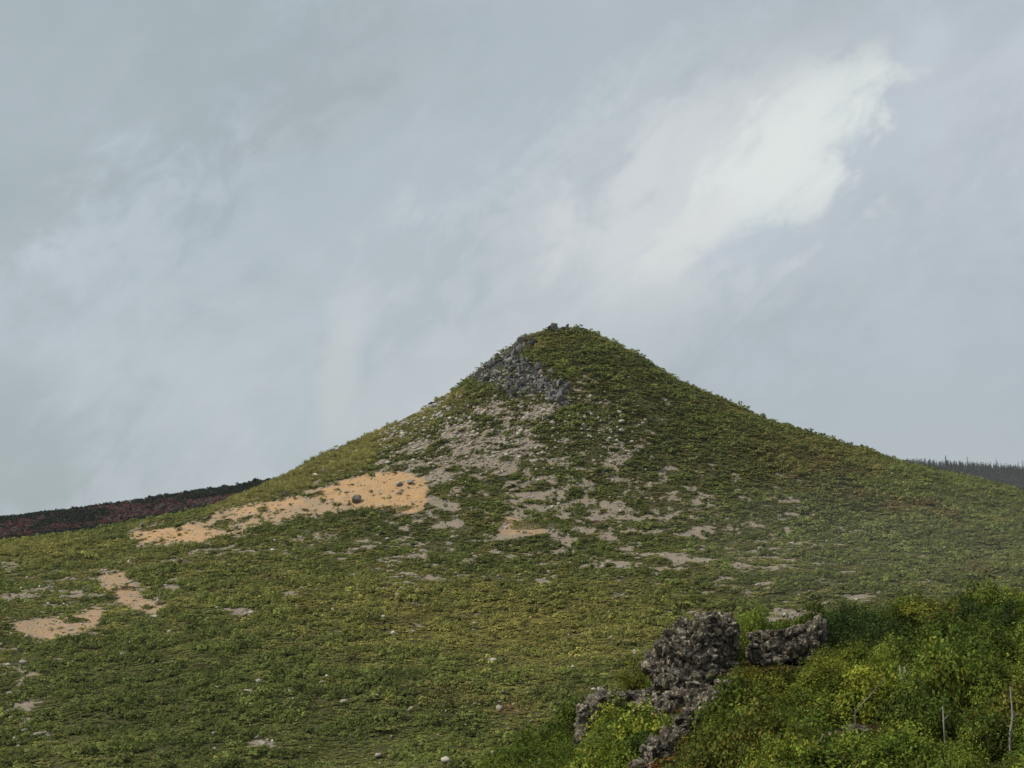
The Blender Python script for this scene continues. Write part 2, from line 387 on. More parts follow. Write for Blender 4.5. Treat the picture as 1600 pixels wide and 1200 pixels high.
def mesh_np(name, V, Fc, attrs=None, smooth=True):
    """Fc: (n,3) or (n,4) index array"""
    me = bpy.data.meshes.new(name); V = np.asarray(V, np.float32); Fc = np.asarray(Fc, np.int32)
    me.vertices.add(len(V)); me.vertices.foreach_set('co', V.ravel())
    if len(Fc):
        k = Fc.shape[1]; me.loops.add(Fc.size); me.loops.foreach_set('vertex_index', Fc.ravel())
        me.polygons.add(len(Fc)); me.polygons.foreach_set('loop_start', np.arange(0, Fc.size, k, dtype=np.int32))
        if smooth: me.polygons.foreach_set('use_smooth', np.ones(len(Fc), bool))
    for n, (ty, a) in (attrs or {}).items():
        at_ = me.attributes.new(n, ty, 'POINT'); key = {'FLOAT': 'value', 'INT': 'value', 'FLOAT_VECTOR': 'vector', 'FLOAT_COLOR': 'color'}[ty]
        at_.data.foreach_set(key, np.ascontiguousarray(a, np.int32 if ty == 'INT' else np.float32).ravel())
    me.update(); me.validate(); return me


def link(name, me, mat=None, parent=None, loc=None, rot=None, scl=None):
    o = bpy.data.objects.new(name, me); col.objects.link(o)
    if mat and not me.materials: me.materials.append(mat)
    if parent: o.parent = parent
    if loc is not None: o.location = tuple(float(q) for q in loc)
    if rot is not None: o.rotation_euler = tuple(float(q) for q in rot)
    if scl is not None: o.scale = (scl,) * 3 if np.isscalar(scl) else tuple(float(q) for q in scl)
    return o


def thing(name, loc, label, cat, group=None):
    o = bpy.data.objects.new(name, None); col.objects.link(o); o.location = tuple(float(q) for q in loc)
    o.empty_display_size = .2
    return tag(o, label, cat, group)


def tag(o, label=None, cat=None, group=None, kind=None):
    if label: o['label'] = label
    if cat: o['category'] = cat
    if group: o['group'] = group
    if kind: o['kind'] = kind
    return o


# ------------------------------------------------------------------ the ground


def grid_mesh(name, t0, t1, nt, rows, zf):
    t = np.linspace(t0, t1, nt); Y, Tt = np.meshgrid(rows, t, indexing='ij'); X = Tt * Y; Z = zf(X, Y)
    nr = len(rows); i = np.arange(nr - 1)[:, None] * nt + np.arange(nt - 1)[None]
    Fc = np.stack([i, i + 1, i + nt + 1, i + nt], -1).reshape(-1, 4)
    return X, Y, Z, Fc


def visible(X, Y, Z, tol=3.0):
    """which grid points are not hidden behind nearer ground"""
    px, py = proj(X, Y, Z); run = np.minimum.accumulate(py, 0)
    return py <= run + tol


rows = np.concatenate([np.geomspace(110, 215, 60)[:-1], np.geomspace(215, 440, 260)[:-1], np.linspace(440, 600, 230)[:-1], np.geomspace(600, 1000, 50)])
HX, HY, HZ, HFc = grid_mesh('hill', -.62, .62, 620, rows, hill)
HV = visible(HX, HY, HZ)
zs, zb, zc, zg = zones(HX, HY, HZ, HV)
cover = veg_cover(HX, HY, zs, zb, zc)
bare_attr = np.clip((1 - cover) * ((zb > .05) | (zs > .12)), 0, 1)
hill_o = link('hill', mesh_np('hill', np.stack([HX, HY, HZ], -1).reshape(-1, 3), HFc,
              {'sand': ('FLOAT', zs), 'bare': ('FLOAT', bare_attr), 'crag': ('FLOAT', zc)}), M_SOIL)
tag(hill_o, 'conical green hill with bare sandy shoulder and stony face', None, None, 'structure')
krows = np.concatenate([np.linspace(4, 24, 60)[:-1], np.linspace(24, 54, 170)[:-1], np.linspace(54, 110, 50)])
KX, KY, KZ, KFc = grid_mesh('foreground_slope', -.62, .62, 400, krows, knoll)
z0 = np.zeros_like(KX)
k_o = link('foreground_slope', mesh_np('foreground_slope', np.stack([KX, KY, KZ], -1).reshape(-1, 3), KFc,
           {'sand': ('FLOAT', z0), 'bare': ('FLOAT', z0), 'crag': ('FLOAT', z0)}), M_SOIL)
tag(k_o, 'near shrub covered slope in the lower right corner', None, None, 'structure')
gx, gy = np.meshgrid(np.linspace(-1700, 1700, 60), np.linspace(-1700, 1700, 60), indexing='ij')
gz = -66 + 3 * fbm(gx / 200, gy / 200, 3, 77)
i = np.arange(59)[:, None] * 60 + np.arange(59)[None]
g_o = link('ground', mesh_np('ground', np.stack([gx, gy, gz], -1).reshape(-1, 3), np.stack([i, i + 60, i + 61, i + 1], -1).reshape(-1, 4)), M_SOIL)
tag(g_o, 'low lying land around the hill', None, None, 'structure')

# far ridges: tables of (px, py) skyline, distance
LR = dict(Y=820.0, sil=[(-400, 850), (-100, 818), (0, 808), (100, 797), (200, 783), (300, 768), (400, 753), (500, 738), (640, 728), (800, 722), (1100, 730)], front=.13, back=.2)
RRG = dict(Y=1500.0, sil=[(700, 770), (1100, 745), (1300, 727), (1420, 727), (1520, 732), (1600, 738), (1800, 755), (2200, 790)], front=.22, back=.25)


def ridge_z(rg, x, y):
    pts = [at(a, b, rg['Y']) for a, b in rg['sil']]
    z = np.interp(x, [p[0] for p in pts], [p[2] for p in pts])
    d = rg['Y'] - y
    return z - np.where(d > 0, rg['front'] * d, -rg['back'] * d) - .0012 * np.minimum(np.abs(d), 60) ** 2 + 1.4 * fbm(x / 40, y / 40, 3, 51)


M_RIDGE = plain_mat('dark_ridge_soil', (.014, .015, .010), (.040, .020, .017), .05)
for nm, rg, x0, x1, lab in (('far_ridge', LR, -460, 130, 'dark low ridge behind the hill on the left'), ('far_ridge', RRG, -40, 1000, 'misty forested ridge beyond the hill on the right')):
    xs = np.linspace(x0, x1, 130); ys = rg['Y'] + np.linspace(-170, 130, 60)
    X, Y = np.meshgrid(xs, ys, indexing='ij'); i = np.arange(129)[:, None] * 60 + np.arange(59)[None]
    o = link(nm, mesh_np(nm, np.stack([X, Y, ridge_z(rg, X, Y)], -1).reshape(-1, 3), np.stack([i, i + 60, i + 61, i + 1], -1).reshape(-1, 4)), M_RIDGE)
    tag(o, lab, None, None, 'structure')

# ------------------------------------------------------------------ plants: prototypes (never linked to the scene) and scatter


def leaves(P, N, size, aspect=.55, flop=.6, r=None):
    """one quad per point P, facing roughly N"""
    r = r or rng; n = len(P)
    N = N + r.normal(0, flop, (n, 3)); N /= np.linalg.norm(N, axis=1, keepdims=True) + 1e-9
    a = np.cross(N, r.normal(0, 1, (n, 3))); a /= np.linalg.norm(a, axis=1, keepdims=True) + 1e-9
    b = np.cross(N, a); s = (size * r.uniform(.6, 1.4, n))[:, None]
    q = np.stack([P - a * s, P - b * s * aspect, P + a * s, P + b * s * aspect], 1)
    return q.reshape(-1, 3), np.arange(4 * n).reshape(n, 4)


def shade_of(n, lo=.55, hi=1.45, hue=.14, r=None):
    r = r or rng; v = r.uniform(lo, hi, n); c = np.stack([v * (1 + r.normal(0, hue, n)), v, v * (1 + r.normal(0, hue, n))], -1)
    return np.repeat(np.concatenate([np.clip(c, .2, 2.2), np.ones((n, 1))], 1), 4, 0)


def dome_pts(n, rad, h, lumps, r, inner=.55):
    """points through a lumpy dome, most near its outside"""
    lc = np.stack([r.normal(0, .5, lumps) * rad, r.normal(0, .5, lumps) * rad, np.abs(r.normal(.3, .25, lumps)) * h], -1)
    lr = r.uniform(.35, .6, lumps)
    k = r.integers(0, lumps, n); d = r.normal(0, 1, (n, 3)); d /= np.linalg.norm(d, axis=1, keepdims=True); d[:, 2] = np.abs(d[:, 2]) * .9 - .12
    P = lc[k] + d * (lr[k] * r.uniform(inner, 1, n) ** .5)[:, None] * np.array([rad, rad, h])
    P[:, 2] = np.maximum(P[:, 2], .02)
    return P, d * .6 + np.array([0, 0, .7])


def proto(name, V, Fc, attrs, mat):
    me = mesh_np(name, V, Fc, attrs, False); me.materials.append(mat)
    return bpy.data.objects.new(name, me)


def scatter(name, pts, rotz, scl, idx, tint, protos, label, tilt=None):
    me = mesh_np(name, pts, np.zeros((0, 3), int), {
        'rot': ('FLOAT_VECTOR', np.stack([np.zeros(len(pts)) if tilt is None else tilt[0], np.zeros(len(pts)) if tilt is None else tilt[1], rotz], -1)),
        'scl': ('FLOAT_VECTOR', scl), 'idx': ('INT', idx), 'tint': ('FLOAT_COLOR', np.concatenate([tint, np.ones((len(pts), 1))], 1))})
    o = bpy.data.objects.new(name, me); col.objects.link(o)
    pc = bpy.data.collections.new(name + '_kinds')
    for p in protos: pc.objects.link(p)
    ng = bpy.data.node_groups.new(name, 'GeometryNodeTree')
    ng.interface.new_socket('Geometry', in_out='INPUT', socket_type='NodeSocketGeometry'); ng.interface.new_socket('Geometry', in_out='OUTPUT', socket_type='NodeSocketGeometry')
    gi = ng.nodes.new('NodeGroupInput'); go = ng.nodes.new('NodeGroupOutput'); ip = ng.nodes.new('GeometryNodeInstanceOnPoints')
    ci = ng.nodes.new('GeometryNodeCollectionInfo'); ci.inputs['Collection'].default_value = pc
    ci.inputs['Separate Children'].default_value = True; ci.inputs['Reset Children'].default_value = True

    def na(n, t):
        q = ng.nodes.new('GeometryNodeInputNamedAttribute'); q.data_type = t; q.inputs['Name'].default_value = n; return q.outputs['Attribute']
    e = ng.nodes.new('FunctionNodeEulerToRotation'); L = ng.links.new
    L(gi.outputs[0], ip.inputs['Points']); L(ci.outputs[0], ip.inputs['Instance']); ip.inputs['Pick Instance'].default_value = True
    L(na('idx', 'INT'), ip.inputs['Instance Index']); L(na('rot', 'FLOAT_VECTOR'), e.inputs[0]); L(e.outputs[0], ip.inputs['Rotation'])
    L(na('scl', 'FLOAT_VECTOR'), ip.inputs['Scale']); L(ip.outputs[0], go.inputs[0])
    md = o.modifiers.new('plants', 'NODES'); md.node_group = ng
    return tag(o, label, None, None, 'stuff')


def clump(name, seed, n=84, rad=.72, h=.40, size=.125):
    r = np.random.default_rng(seed); P, N = dome_pts(n, rad, h, 5, r); V, Fc = leaves(P, N + np.array([0, 0, .5]), size, .75, .38, r)
    return proto(name, V, Fc, {'shade': ('FLOAT_COLOR', shade_of(n, .66, 1.34, .10, r))}, M_PLANT)


def tussock(name, seed, n=46):
    r = np.random.default_rng(seed); a = r.uniform(0, 6.28, n); q = r.uniform(0, .45, n); l = r.uniform(.25, .5, n)
    B = np.stack([np.cos(a) * q, np.sin(a) * q, np.zeros(n)], -1); out_ = np.stack([np.cos(a), np.sin(a), np.zeros(n)], -1)
    s = np.stack([-np.sin(a), np.cos(a), np.zeros(n)], -1) * .05
    M1 = B + out_ * .1 + np.array([0, 0, 1]) * l[:, None] * .6; Tp = B + out_ * r.uniform(.15, .4, n)[:, None] + np.array([0, 0, 1]) * l[:, None]
    V = np.stack([B - s, B + s, M1 + s * .8, Tp], 1).reshape(-1, 3)
    return proto(name, V, np.arange(4 * n).reshape(n, 4), {'shade': ('FLOAT_COLOR', shade_of(n, .6, 1.4, .1, r))}, M_PLANT)


def hill_normal_points(n):
    """points spread over the part of the hillside that can be seen, with their zones"""
    y = np.sqrt(rng.uniform(205.0 ** 2, 640.0 ** 2, n)); t = rng.uniform(-.45, .45, n); x = t * y; z = hill(x, y)
    ti = np.clip((t + .62) / 1.24 * 619, 0, 618).astype(int); ri = np.clip(np.searchsorted(rows, y), 0, len(rows) - 1)
    px, py = proj(HX, HY, HZ); run = np.minimum.accumulate(py, 0)
    pv = proj(x, y, z)[1]; behind = pv - run[ri, ti]
    return x, y, z, behind


def pines(x, y):
    """1 in the patches of dwarf pine, 0 in the heath and grass between them"""
    return np.clip((fbm(x / 6.5, y / 4.6, 4, 67, .65) + .02) / .10 + .5, 0, 1)


def tints(x, y, z, vis):
    px, py = proj(x, y, z)
    a = fbm(x / 34, y / 34, 4, 61); b = fbm(x / 7, y / 7, 3, 62); r = rng.normal(0, 1, len(x))
    pine = pines(x, y)
    w = np.stack([.5 + 1.5 * pine + .8 * np.clip(-a, 0, 1), .9 + .5 * np.clip(b, 0, 1) + .5 * pine, .30 + .75 * (1 - pine) + 1.2 * np.clip(a, 0, 1),
                  .10 + .25 * (1 - pine) + .5 * np.clip(a * b * 3, 0, 1), .015 + 0 * a, .62 + 0 * a, .07 + .26 * (1 - pine)], -1)
    for (cx, cy, rx, ry, k, wt) in TINTS:
        q = np.where(vis, np.exp(-((px - cx) / rx) ** 2 - ((py - cy) / ry) ** 2), 0)
        w[:, k] += q * wt * 5
    w = w ** 1.5 * rng.gamma(1.0, 1.0, w.shape) ** .55
    w /= w.sum(1, keepdims=True)
    return (w @ PAL) * np.exp(.18 * r + .24 * b + .28 * fbm(x / 3, y / 2.4, 2, 66))[:, None]


x, y, z, behind = hill_normal_points(430000)
keep = behind < 14; x, y, z, behind = x[keep], y[keep], z[keep], behind[keep]
vis = behind < 4
s_, b_, c_, g_ = zones(x, y, z, vis)
cov = veg_cover(x, y, s_, b_, c_)
keep = rng.uniform(0, 1, len(x)) < cov ** 1.5 * (.96 - .5 * (fbm(x / 2.2, y / 1.8, 2, 68) < -.34)) + .035 * (1 - .5 * (s_ > .5))
x, y, z, vis, g_, b_, cov = (q[keep] for q in (x, y, z, vis, g_, b_, cov))
grassy = (g_ > .5) & (rng.uniform(0, 1, len(x)) < .85)
tint = tints(x, y, z, vis)
gcol = np.array([.36, .33, .105]) * np.exp(rng.normal(0, .16, len(x)))[:, None] * (1 + .25 * fbm(x / 9, y / 9, 2, 63))[:, None]
tint = np.where(grassy[:, None], gcol, np.where((g_ > .5)[:, None], tint * .5 + gcol * .5, tint))
size = rng.gamma(5, .18, len(x)) * np.clip(.82 + .24 * (y - 200) / 250, .82, 1.15) * (1 + .35 * fbm(x / 7, y / 7, 2, 64))
size = np.clip(size * np.where(rng.uniform(0, 1, len(x)) < .10 * pines(x, y), 1.8, 1.0), .3, 2.6) * np.where(b_ > .2, .85, 1)
hgt = np.clip((rng.normal(.85, .2, len(x)) + .3 * fbm(x / 14, y / 14, 2, 65)) * (.75 + 1.0 * pines(x, y)), .35, 2.2)
tall = (np.abs(y - YP) < 26) & (z > 14) & (x > XP - 30) & (rng.uniform(0, 1, len(x)) < .16)
hgt = np.where(tall, hgt * 1.2, hgt); size = np.where(tall, np.maximum(size, .8), size)
scl = np.stack([size * rng.uniform(.9, 1.3, len(x)), size * rng.uniform(.8, 1.1, len(x)), size * hgt], -1)
idx = np.where(grassy, rng.integers(6, 8, len(x)), rng.integers(0, 6, len(x)))
protos = [clump('clump_%d' % i, 100 + i) for i in range(6)] + [tussock('clump_%d' % (6 + i), 130 + i) for i in range(2)]
scatter('low_shrub_cover', np.stack([x, y, z], -1), rng.uniform(0, 6.28, len(x)), scl, idx, tint, protos, 'low green scrub and grass covering the whole hillside')
print('hill plants', len(x))

# ------------------------------------------------------------------ rocks
import bmesh


def ico(sub):
    bm = bmesh.new(); bmesh.ops.create_icosphere(bm, subdivisions=sub, radius=1.0)
    V = np.array([v.co[:] for v in bm.verts]); Fc = np.array([[v.index for v in f.verts] for f in bm.faces]); bm.free()
    return V, Fc


ICO = {k: ico(k) for k in (1, 2, 3, 4, 5, 6)}


def cells(P, scale, seed):
    """3D cell pattern: distance to the border between chunks, and a random number for each chunk"""
    q = P * scale; b = np.floor(q).astype(np.int64); f1 = np.full(len(P), 9.); f2 = np.full(len(P), 9.); cid = np.zeros(len(P))
    for dx in (-1, 0, 1):
        for dy in (-1, 0, 1):
            for dz in (-1, 0, 1):
                c = b + np.array([dx, dy, dz])

                def h(k):
                    n = (c[:, 0] * 374761393 + c[:, 1] * 668265263 + c[:, 2] * 2147483647 + (seed * 7 + k) * 982451653) & 0xffffffff
                    n = ((n ^ (n >> 13)) * 1274126177) & 0xffffffff
                    return ((n ^ (n >> 16)) & 0xffff) / 65535.0
                d = np.linalg.norm(c + np.stack([h(1), h(2), h(3)], -1) - q, axis=1)
                near = d < f1; f2 = np.where(near, f1, np.minimum(f2, d)); f1 = np.where(near, d, f1)
                o_ = q - (c + np.stack([h(1), h(2), h(3)], -1)); tl = (o_ * (np.stack([h(5), h(6), h(7)], -1) - .5)).sum(1)
                cid = np.where(near, h(4) + .75 * tl, cid)
    return f2 - f1, cid


def boulder(seed, sub=2, cuts=9, rough=.06, dmin=.38, dmax=.78):
    """an angular stone about 2 units across: a ball cut by random planes"""
    r = np.random.default_rng(seed); V, Fc = ICO[sub]; V = V.copy()
    for _ in range(cuts):
        n = r.normal(0, 1, 3); n /= np.linalg.norm(n); d = r.uniform(dmin, dmax); k = V @ n
        V = V - np.clip(k - d, 0, None)[:, None] * n
    V = V * (1 + rough * r.normal(0, 1, (len(V), 1))) * r.uniform(.75, 1.2, 3)
    return V, Fc


def crag_block(seed, w, h, d, sub=5, col_=.75):
    """a fractured block of lava: squared off, cut, and broken into chunks with open joints"""
    r = np.random.default_rng(seed); V, Fc = ICO[sub]; V = np.sign(V) * np.abs(V) ** .62
    for _ in range(7):
        n = r.normal(0, 1, 3); n /= np.linalg.norm(n); k = V @ n; q = r.uniform(.7, 1.0)
        V = V - np.clip(k - q, 0, None)[:, None] * n
    V = V * np.array([w, d, h]) / 2; N = V / (np.linalg.norm(V, axis=1, keepdims=True) + 1e-6); m = min(w, h, d)
    P = V + .05 * r.normal(0, 1, 3)
    e1, c1 = cells(P * [1, 1, col_], 1.9, seed); e2, c2 = cells(P, 5.0, seed + 5); e3, c3 = cells(P, 12.0, seed + 9)
    disp = .30 * (c1 - .5) - .22 * np.exp(-(e1 / .07) ** 2) + .15 * (c2 - .5) - .08 * np.exp(-(e2 / .09) ** 2) + .05 * (c3 - .5)
    return V + N * (disp * np.clip(m / .9, .35, 1.0))[:, None], Fc


def mpp(Y): return Y / F          # metres for one pixel at this distance


ROCK_PX = []                      # rock outlines, so that no thicket shrub grows out of a rock


def outcrop(name, label, base, blocks, seed, mat):
    b = hit(*base); root = thing(name, b, label, 'rock outcrop'); k = mpp(b[1])
    for j, (px, py, w_, h_, dy) in enumerate(blocks):
        p = at(px, py, b[1] + dy); ww, hh = w_ * k, h_ * k
        V, Fc = crag_block(seed + j, ww, hh, max(.55 * ww + .3, .6 * hh), 6 if w_ > 60 else 5)
        a = random.uniform(-.35, .35); ca, sa = math.cos(a), math.sin(a)
        V = V @ np.array([[ca, sa, 0], [-sa, ca, 0], [0, 0, 1]])
        link('rock_block', mesh_np('rock_block', V, Fc, None, False), mat, root, p - b)
        ROCK_PX.append((px, py, w_ * .5, h_ * .5, b[1] + dy))
    return root


outcrop('rock_outcrop', 'tallest dark craggy rock outcrop standing on the near slope', (1088, 1088), [
    (1110, 1006, 88, 100, .0), (1122, 978, 66, 42, .1), (1072, 992, 52, 52, .3), (1064, 1036, 66, 96, -.1), (1034, 1046, 42, 80, .1), (1088, 1066, 110, 46, -.25), (1134, 1044, 48, 56, .15),
    (1052, 1000, 26, 34, .2), (1142, 996, 34, 60, .25), (1100, 1040, 50, 40, -.45)], 900, M_LAVA)
outcrop('rock_outcrop', 'low dark rock outcrop with a squared right end beside the big dark bush', (1225, 1040), [
    (1216, 1004, 84, 52, .2), (1272, 1000, 36, 66, .1), (1238, 1016, 74, 44, -.1), (1190, 1022, 38, 34, -.1), (1244, 990, 60, 26, .5), (1262, 1024, 46, 32, -.3), (1208, 1030, 50, 20, -.3)], 930, M_LAVA)
ledge = [(911, 1150, 24, 56), (920, 1126, 32, 42), (938, 1108, 46, 38), (966, 1098, 54, 36), (998, 1098, 56, 34), (1030, 1100, 58, 36), (1062, 1098, 60, 36), (1096, 1092, 56, 34), (1122, 1084, 44, 26), (980, 1110, 44, 28), (1014, 1114, 52, 30), (1046, 1112, 44, 30)]
rib = [(1106, 1106, 48, 34), (1086, 1122, 46, 36), (1068, 1138, 44, 36), (1052, 1156, 42, 36), (1036, 1172, 40, 34), (1018, 1188, 40, 34), (1002, 1202, 38, 30)]


def strip(name, label, blocks, seed):
    b = hit(blocks[len(blocks) // 2][0], blocks[len(blocks) // 2][1] + 8); root = thing(name, b, label, 'rock ledge')
    for j, (px, py, w_, h_) in enumerate(blocks):
        q = hit(px, py + h_ * .35); k = mpp(q[1]); p = at(px, py, q[1] + .1)
        V, Fc = crag_block(seed + j, w_ * k * 1.1, h_ * k * 1.25, w_ * k * .8 + .2, 5)
        link('rock_block', mesh_np('rock_block', V, Fc, None, False), M_LAVA, root, p - b)
        ROCK_PX.append((px, py, w_ * .5, h_ * .55, q[1]))


strip('rock_ledge', 'curved dark rock ledge reaching left from the foot of the tall outcrop', ledge, 960)
strip('rock_ledge', 'narrow dark rock rib running down to the bottom edge below the ledge', rib, 980)
strip('rock_ledge', 'low dark rock slab almost buried in the near shrubs', [(1310, 1150, 34, 14), (1340, 1144, 36, 16), (1372, 1140, 36, 14)], 990)

# summit crag: a stack of grey blocks on the upper left of the cone, each block a part
rb_mesh = []
for j in range(10):
    V, Fc = boulder(300 + j, 3, 15, .0, .30, .62); me = mesh_np('rock_block', V, Fc, None, False); me.materials.append((M_CRAGROCK, M_CRAGROCK, M_GREY, M_CRAGDARK, M_CRAGROCK)[j % 5]); rb_mesh.append(me)


def block_pile(name, label, pts_px, mean, n_big, cat='rock outcrop', up=.22):
    base = hit(*pts_px[0], ymin=400); root = thing(name, base, label, cat)
    for j, (px, py) in enumerate(pts_px):
        p = hit(px, py, ymin=400); s_ = mean * float(np.clip(rng.gamma(6, 1 / 6), .45, 1.6)) * (1.65 if j < n_big else 1)
        sc_ = np.array([s_ * rng.uniform(.7, 1.1), s_ * rng.uniform(.7, 1.1), s_ * rng.uniform(.75, 1.4)])
        link('rock_block', rb_mesh[int(rng.integers(0, 10))], None, root, p - base + np.array([0, 0, up * s_]), (rng.normal(0, .2), rng.normal(0, .2), rng.uniform(0, 6.28)), sc_)
    return root


def sample_px(img, n, box):
    res = []
    while len(res) < n:
        px, py = rng.uniform(box[0], box[2]), rng.uniform(box[1], box[3])
        if look(img, np.array([px]), np.array([py]))[0] > rng.uniform(.3, .9): res.append((px + rng.normal(0, 4), py + rng.normal(0, 4)))
    return res


block_pile('summit_crag', 'steep crag of broken grey rock blocks just below the hilltop on its left', [(800, 575), (812, 592), (790, 560), (830, 600), (775, 585), (760, 572), (845, 606), (806, 612)] + sample_px(CRAG, 288, (730, 530, 890, 634)), 1.15, 46)
block_pile('rock_outcrop', 'small grey rock outcrop on the left skyline below the summit crag', [(672, 634), (684, 628), (694, 621)] + sample_px(CRAG, 26, (655, 608, 712, 644)), .95, 3)
block_pile('summit_rocks', 'few dark rocks crowning the very top of the hill', [(858, 520), (864, 519), (880, 518), (893, 518), (848, 524), (905, 522), (838, 527), (872, 521), (915, 525), (852, 519), (886, 516), (899, 520), (926, 527), (828, 530), (868, 516), (940, 533)], 1.05, 3, 'rock outcrop', .85)

# single stones that stand out on the hillside
SINGLE = [(768, 1037, 15, M_PALE, 'largest pale boulder alone in the scrub at lower centre'),
          (894, 1046, 8, M_PALE, 'small white stone in scrub to the right of the largest pale boulder'),
          (600, 968, 11, M_PALE, 'flat pale stone in yellowish scrub near the middle of the slope'),
          (673, 1014, 6, M_PALE, 'tiny white stone below and right of the flat pale stone'),
          (338, 1078, 7, M_PALE, 'white stone alone in dark scrub in the lower left'),
          (388, 1084, 10, M_PALE, 'whitish stone with two notched tops beside smaller chips, lower left'),
          (247, 1052, 12, M_PALE, 'pale flat stone in the lower left scrub'),
          (192, 1027, 11, M_PALE, 'pale stone among chips below the lower left sand patch'),
          (414, 1120, 6, M_PALE, 'tiny white stone near the bottom, above a bare spot'),
          (145, 832, 7, M_PALE, 'white stone on the left skyline of the scrub'),
          (205, 845, 6, M_PALE, 'white stone at the lower left rim of the sandy shoulder'),
          (862, 1105, 7, M_SCREE, 'greyish stone left of the near rock ledge'),
          (866, 1116, 8, M_SCREE, 'second greyish stone just under another, left of the near rock ledge'),
          (845, 1172, 14, M_PALE, 'pale stone in bright grass at the bottom edge'),
          (558, 785, 26, M_GREY, 'large grey boulder lying on the orange sand'),
          (640, 757, 16, M_GREY, 'brownish grey rock near the right end of the orange sand'),
          (622, 760, 14, M_SCREE, 'low brownish rock left of another rock near the right end of the orange sand'),
          (655, 745, 12, M_GREY, 'small dark rock at the upper right rim of the orange sand'),
          (448, 773, 16, M_GREY, 'dark rock on the upper rim of the sand'),
          (492, 746, 12, M_PALE, 'pale block in the light green grass above the sand'),
          (505, 738, 9, M_PALE, 'small pale block beside another in the grass above the sand'),
          (222, 822, 14, M_GREY, 'bluish grey rock on the left end of the sand'),
          (716, 779, 7, M_PALE, 'pale green grey stone in scrub right of the sand'),
          (1236, 852, 10, M_PALE, 'pale pointed stone on the right of the slope'),
          (1188, 860, 12, M_PALE, 'pale stone above the stony patch on the right'),
          (970, 802, 7, M_PALE, 'white stone in green scrub right of the stony path')]
for j, (px, py, wpx, mt, lab) in enumerate(SINGLE):
    p = hit(px, py, ymin=150); k = mpp(p[1]); V, Fc = boulder(500 + j, 3, 11, .02); s_ = wpx * k / 2 * 1.15
    me = mesh_np('boulder', V, Fc, None, False)
    tag(link('boulder', me, mt, None, p + np.array([0, 0, .30 * s_ + (.35 if mt is not M_GREY else .0)]), (0, 0, rng.uniform(0, 6.28)), (s_ * 1.1, s_ * .8, s_ * (.52 if wpx > 9 else .75))), lab, 'boulder')

# loose stones: far too many to count
stone_protos = []
for j in range(6):
    V, Fc = boulder(700 + j, 1, 6, .05); me = mesh_np('stone_%d' % j, V, Fc, None, False); me.materials.append(M_SCREE if j < 4 else M_PALE)
    stone_protos.append(bpy.data.objects.new('stone_%d' % j, me))
x, y, z, behind = hill_normal_points(420000)
vis = behind < 4; s_, b_, c_, g_ = zones(x, y, z, vis); px, py = proj(x, y, z)
cov = veg_cover(x, y, s_, b_, c_)
upper = np.clip((770 - py) / 90, 0, 1) * np.clip((py - 600) / 40, 0, 1) * (px > 590) * (px < 1010)
p_ = (1 - cov) * (b_ > .1) * (.10 + .55 * upper) * (s_ < .4) + .035 * (s_ > .3) + .0035 * (fbm(x / 15, y / 15, 2, 71) > .1) + .0012 + .12 * upper * (b_ > .05) + .25 * c_
near_hi = np.clip((1260 - px) / 400, 0.2, 1)
keep = (behind < 6) & (rng.uniform(0, 1, len(x)) < p_ * near_hi)
x, y, z, b_, py, cov, upper = (q[keep] for q in (x, y, z, b_, py, cov, upper))
ss = np.clip(rng.gamma(2.6, .13, len(x)), .12, .95) * (1 + .4 * upper)
lift = np.where(cov > .5, .35, .12) * 1.0
scatter('scree_stones', np.stack([x, y, z + lift * ss + np.where(cov > .5, .25, 0)], -1), rng.uniform(0, 6.28, len(x)), np.stack([ss, ss * .9, ss * .75], -1),
        np.where(rng.uniform(0, 1, len(x)) < .8, rng.integers(0, 4, len(x)), rng.integers(4, 6, len(x))), np.ones((len(x), 3)), stone_protos, 'loose grey and tan stones strewn over the hillside')
print('stones', len(x))

# ------------------------------------------------------------------ dwarf pine mats that stand alone on bare ground
MATS = [(493, 771, 24, 11, 0, 'round dark mat on the upper left rim of the broad sand'),
        (383, 809, 30, 10, 0, 'dark mat in the middle of the sand band'),
        (347, 815, 34, 12, 0, 'dark mat on the left sand just left of the middle one'),
        (262, 812, 36, 7, 3, 'thin brownish mat along the top edge of the left sand'),
        (235, 826, 26, 8, 3, 'brown mat beside the bluish rock on the left sand'),
        (572, 795, 26, 9, 0, 'green skirt of plants in front of the large grey boulder'),
        (604, 795, 40, 18, 0, 'tall dark green mat on the lower edge of the orange sand'),
        (632, 793, 34, 10, 1, 'flat green mat right of the tall dark one below the sand'),
        (650, 808, 32, 8, 0, 'thin dark mat on bare ground below right of the sand'),
        (688, 800, 26, 13, 0, 'small round mat on the bare ground right of the sand'),
        (668, 735, 22, 8, 0, 'small dark mat above the upper right corner of the sand'),
        (690, 758, 38, 24, 1, 'broad green mat at the right end of the sand'),
        (786, 748, 42, 11, 0, 'long dark mat across the stony path'),
        (745, 735, 40, 9, 1, 'green mat above the stony path among scree'),
        (790, 716, 26, 14, 1, 'green tuft alone in the middle of the grey scree'),
        (722, 714, 30, 12, 1, 'flat green tuft in the left of the grey scree'),
        (850, 812, 100, 32, 1, 'largest vivid green mat right of the small orange sand patch'),
        (928, 790, 24, 14, 1, 'round mat on the right branch of the stony path'),
        (932, 815, 26, 7, 3, 'brownish mat near the lower end of the right stony branch'),
        (163, 935, 34, 14, 0, 'dark rounded mat beside the small orange patch on the far left'),
        (200, 918, 24, 8, 3, 'brown mat in the middle of the small orange patch on the far left'),
        (120, 968, 40, 10, 0, 'dark mat on the lower left tan patch')]
mat_mats = [leaf_mat('mat_leaves_%d' % k, tuple(PAL[k] * m_)) for k, m_ in ((0, .85), (1, .8), (2, 1), (3, .7))]
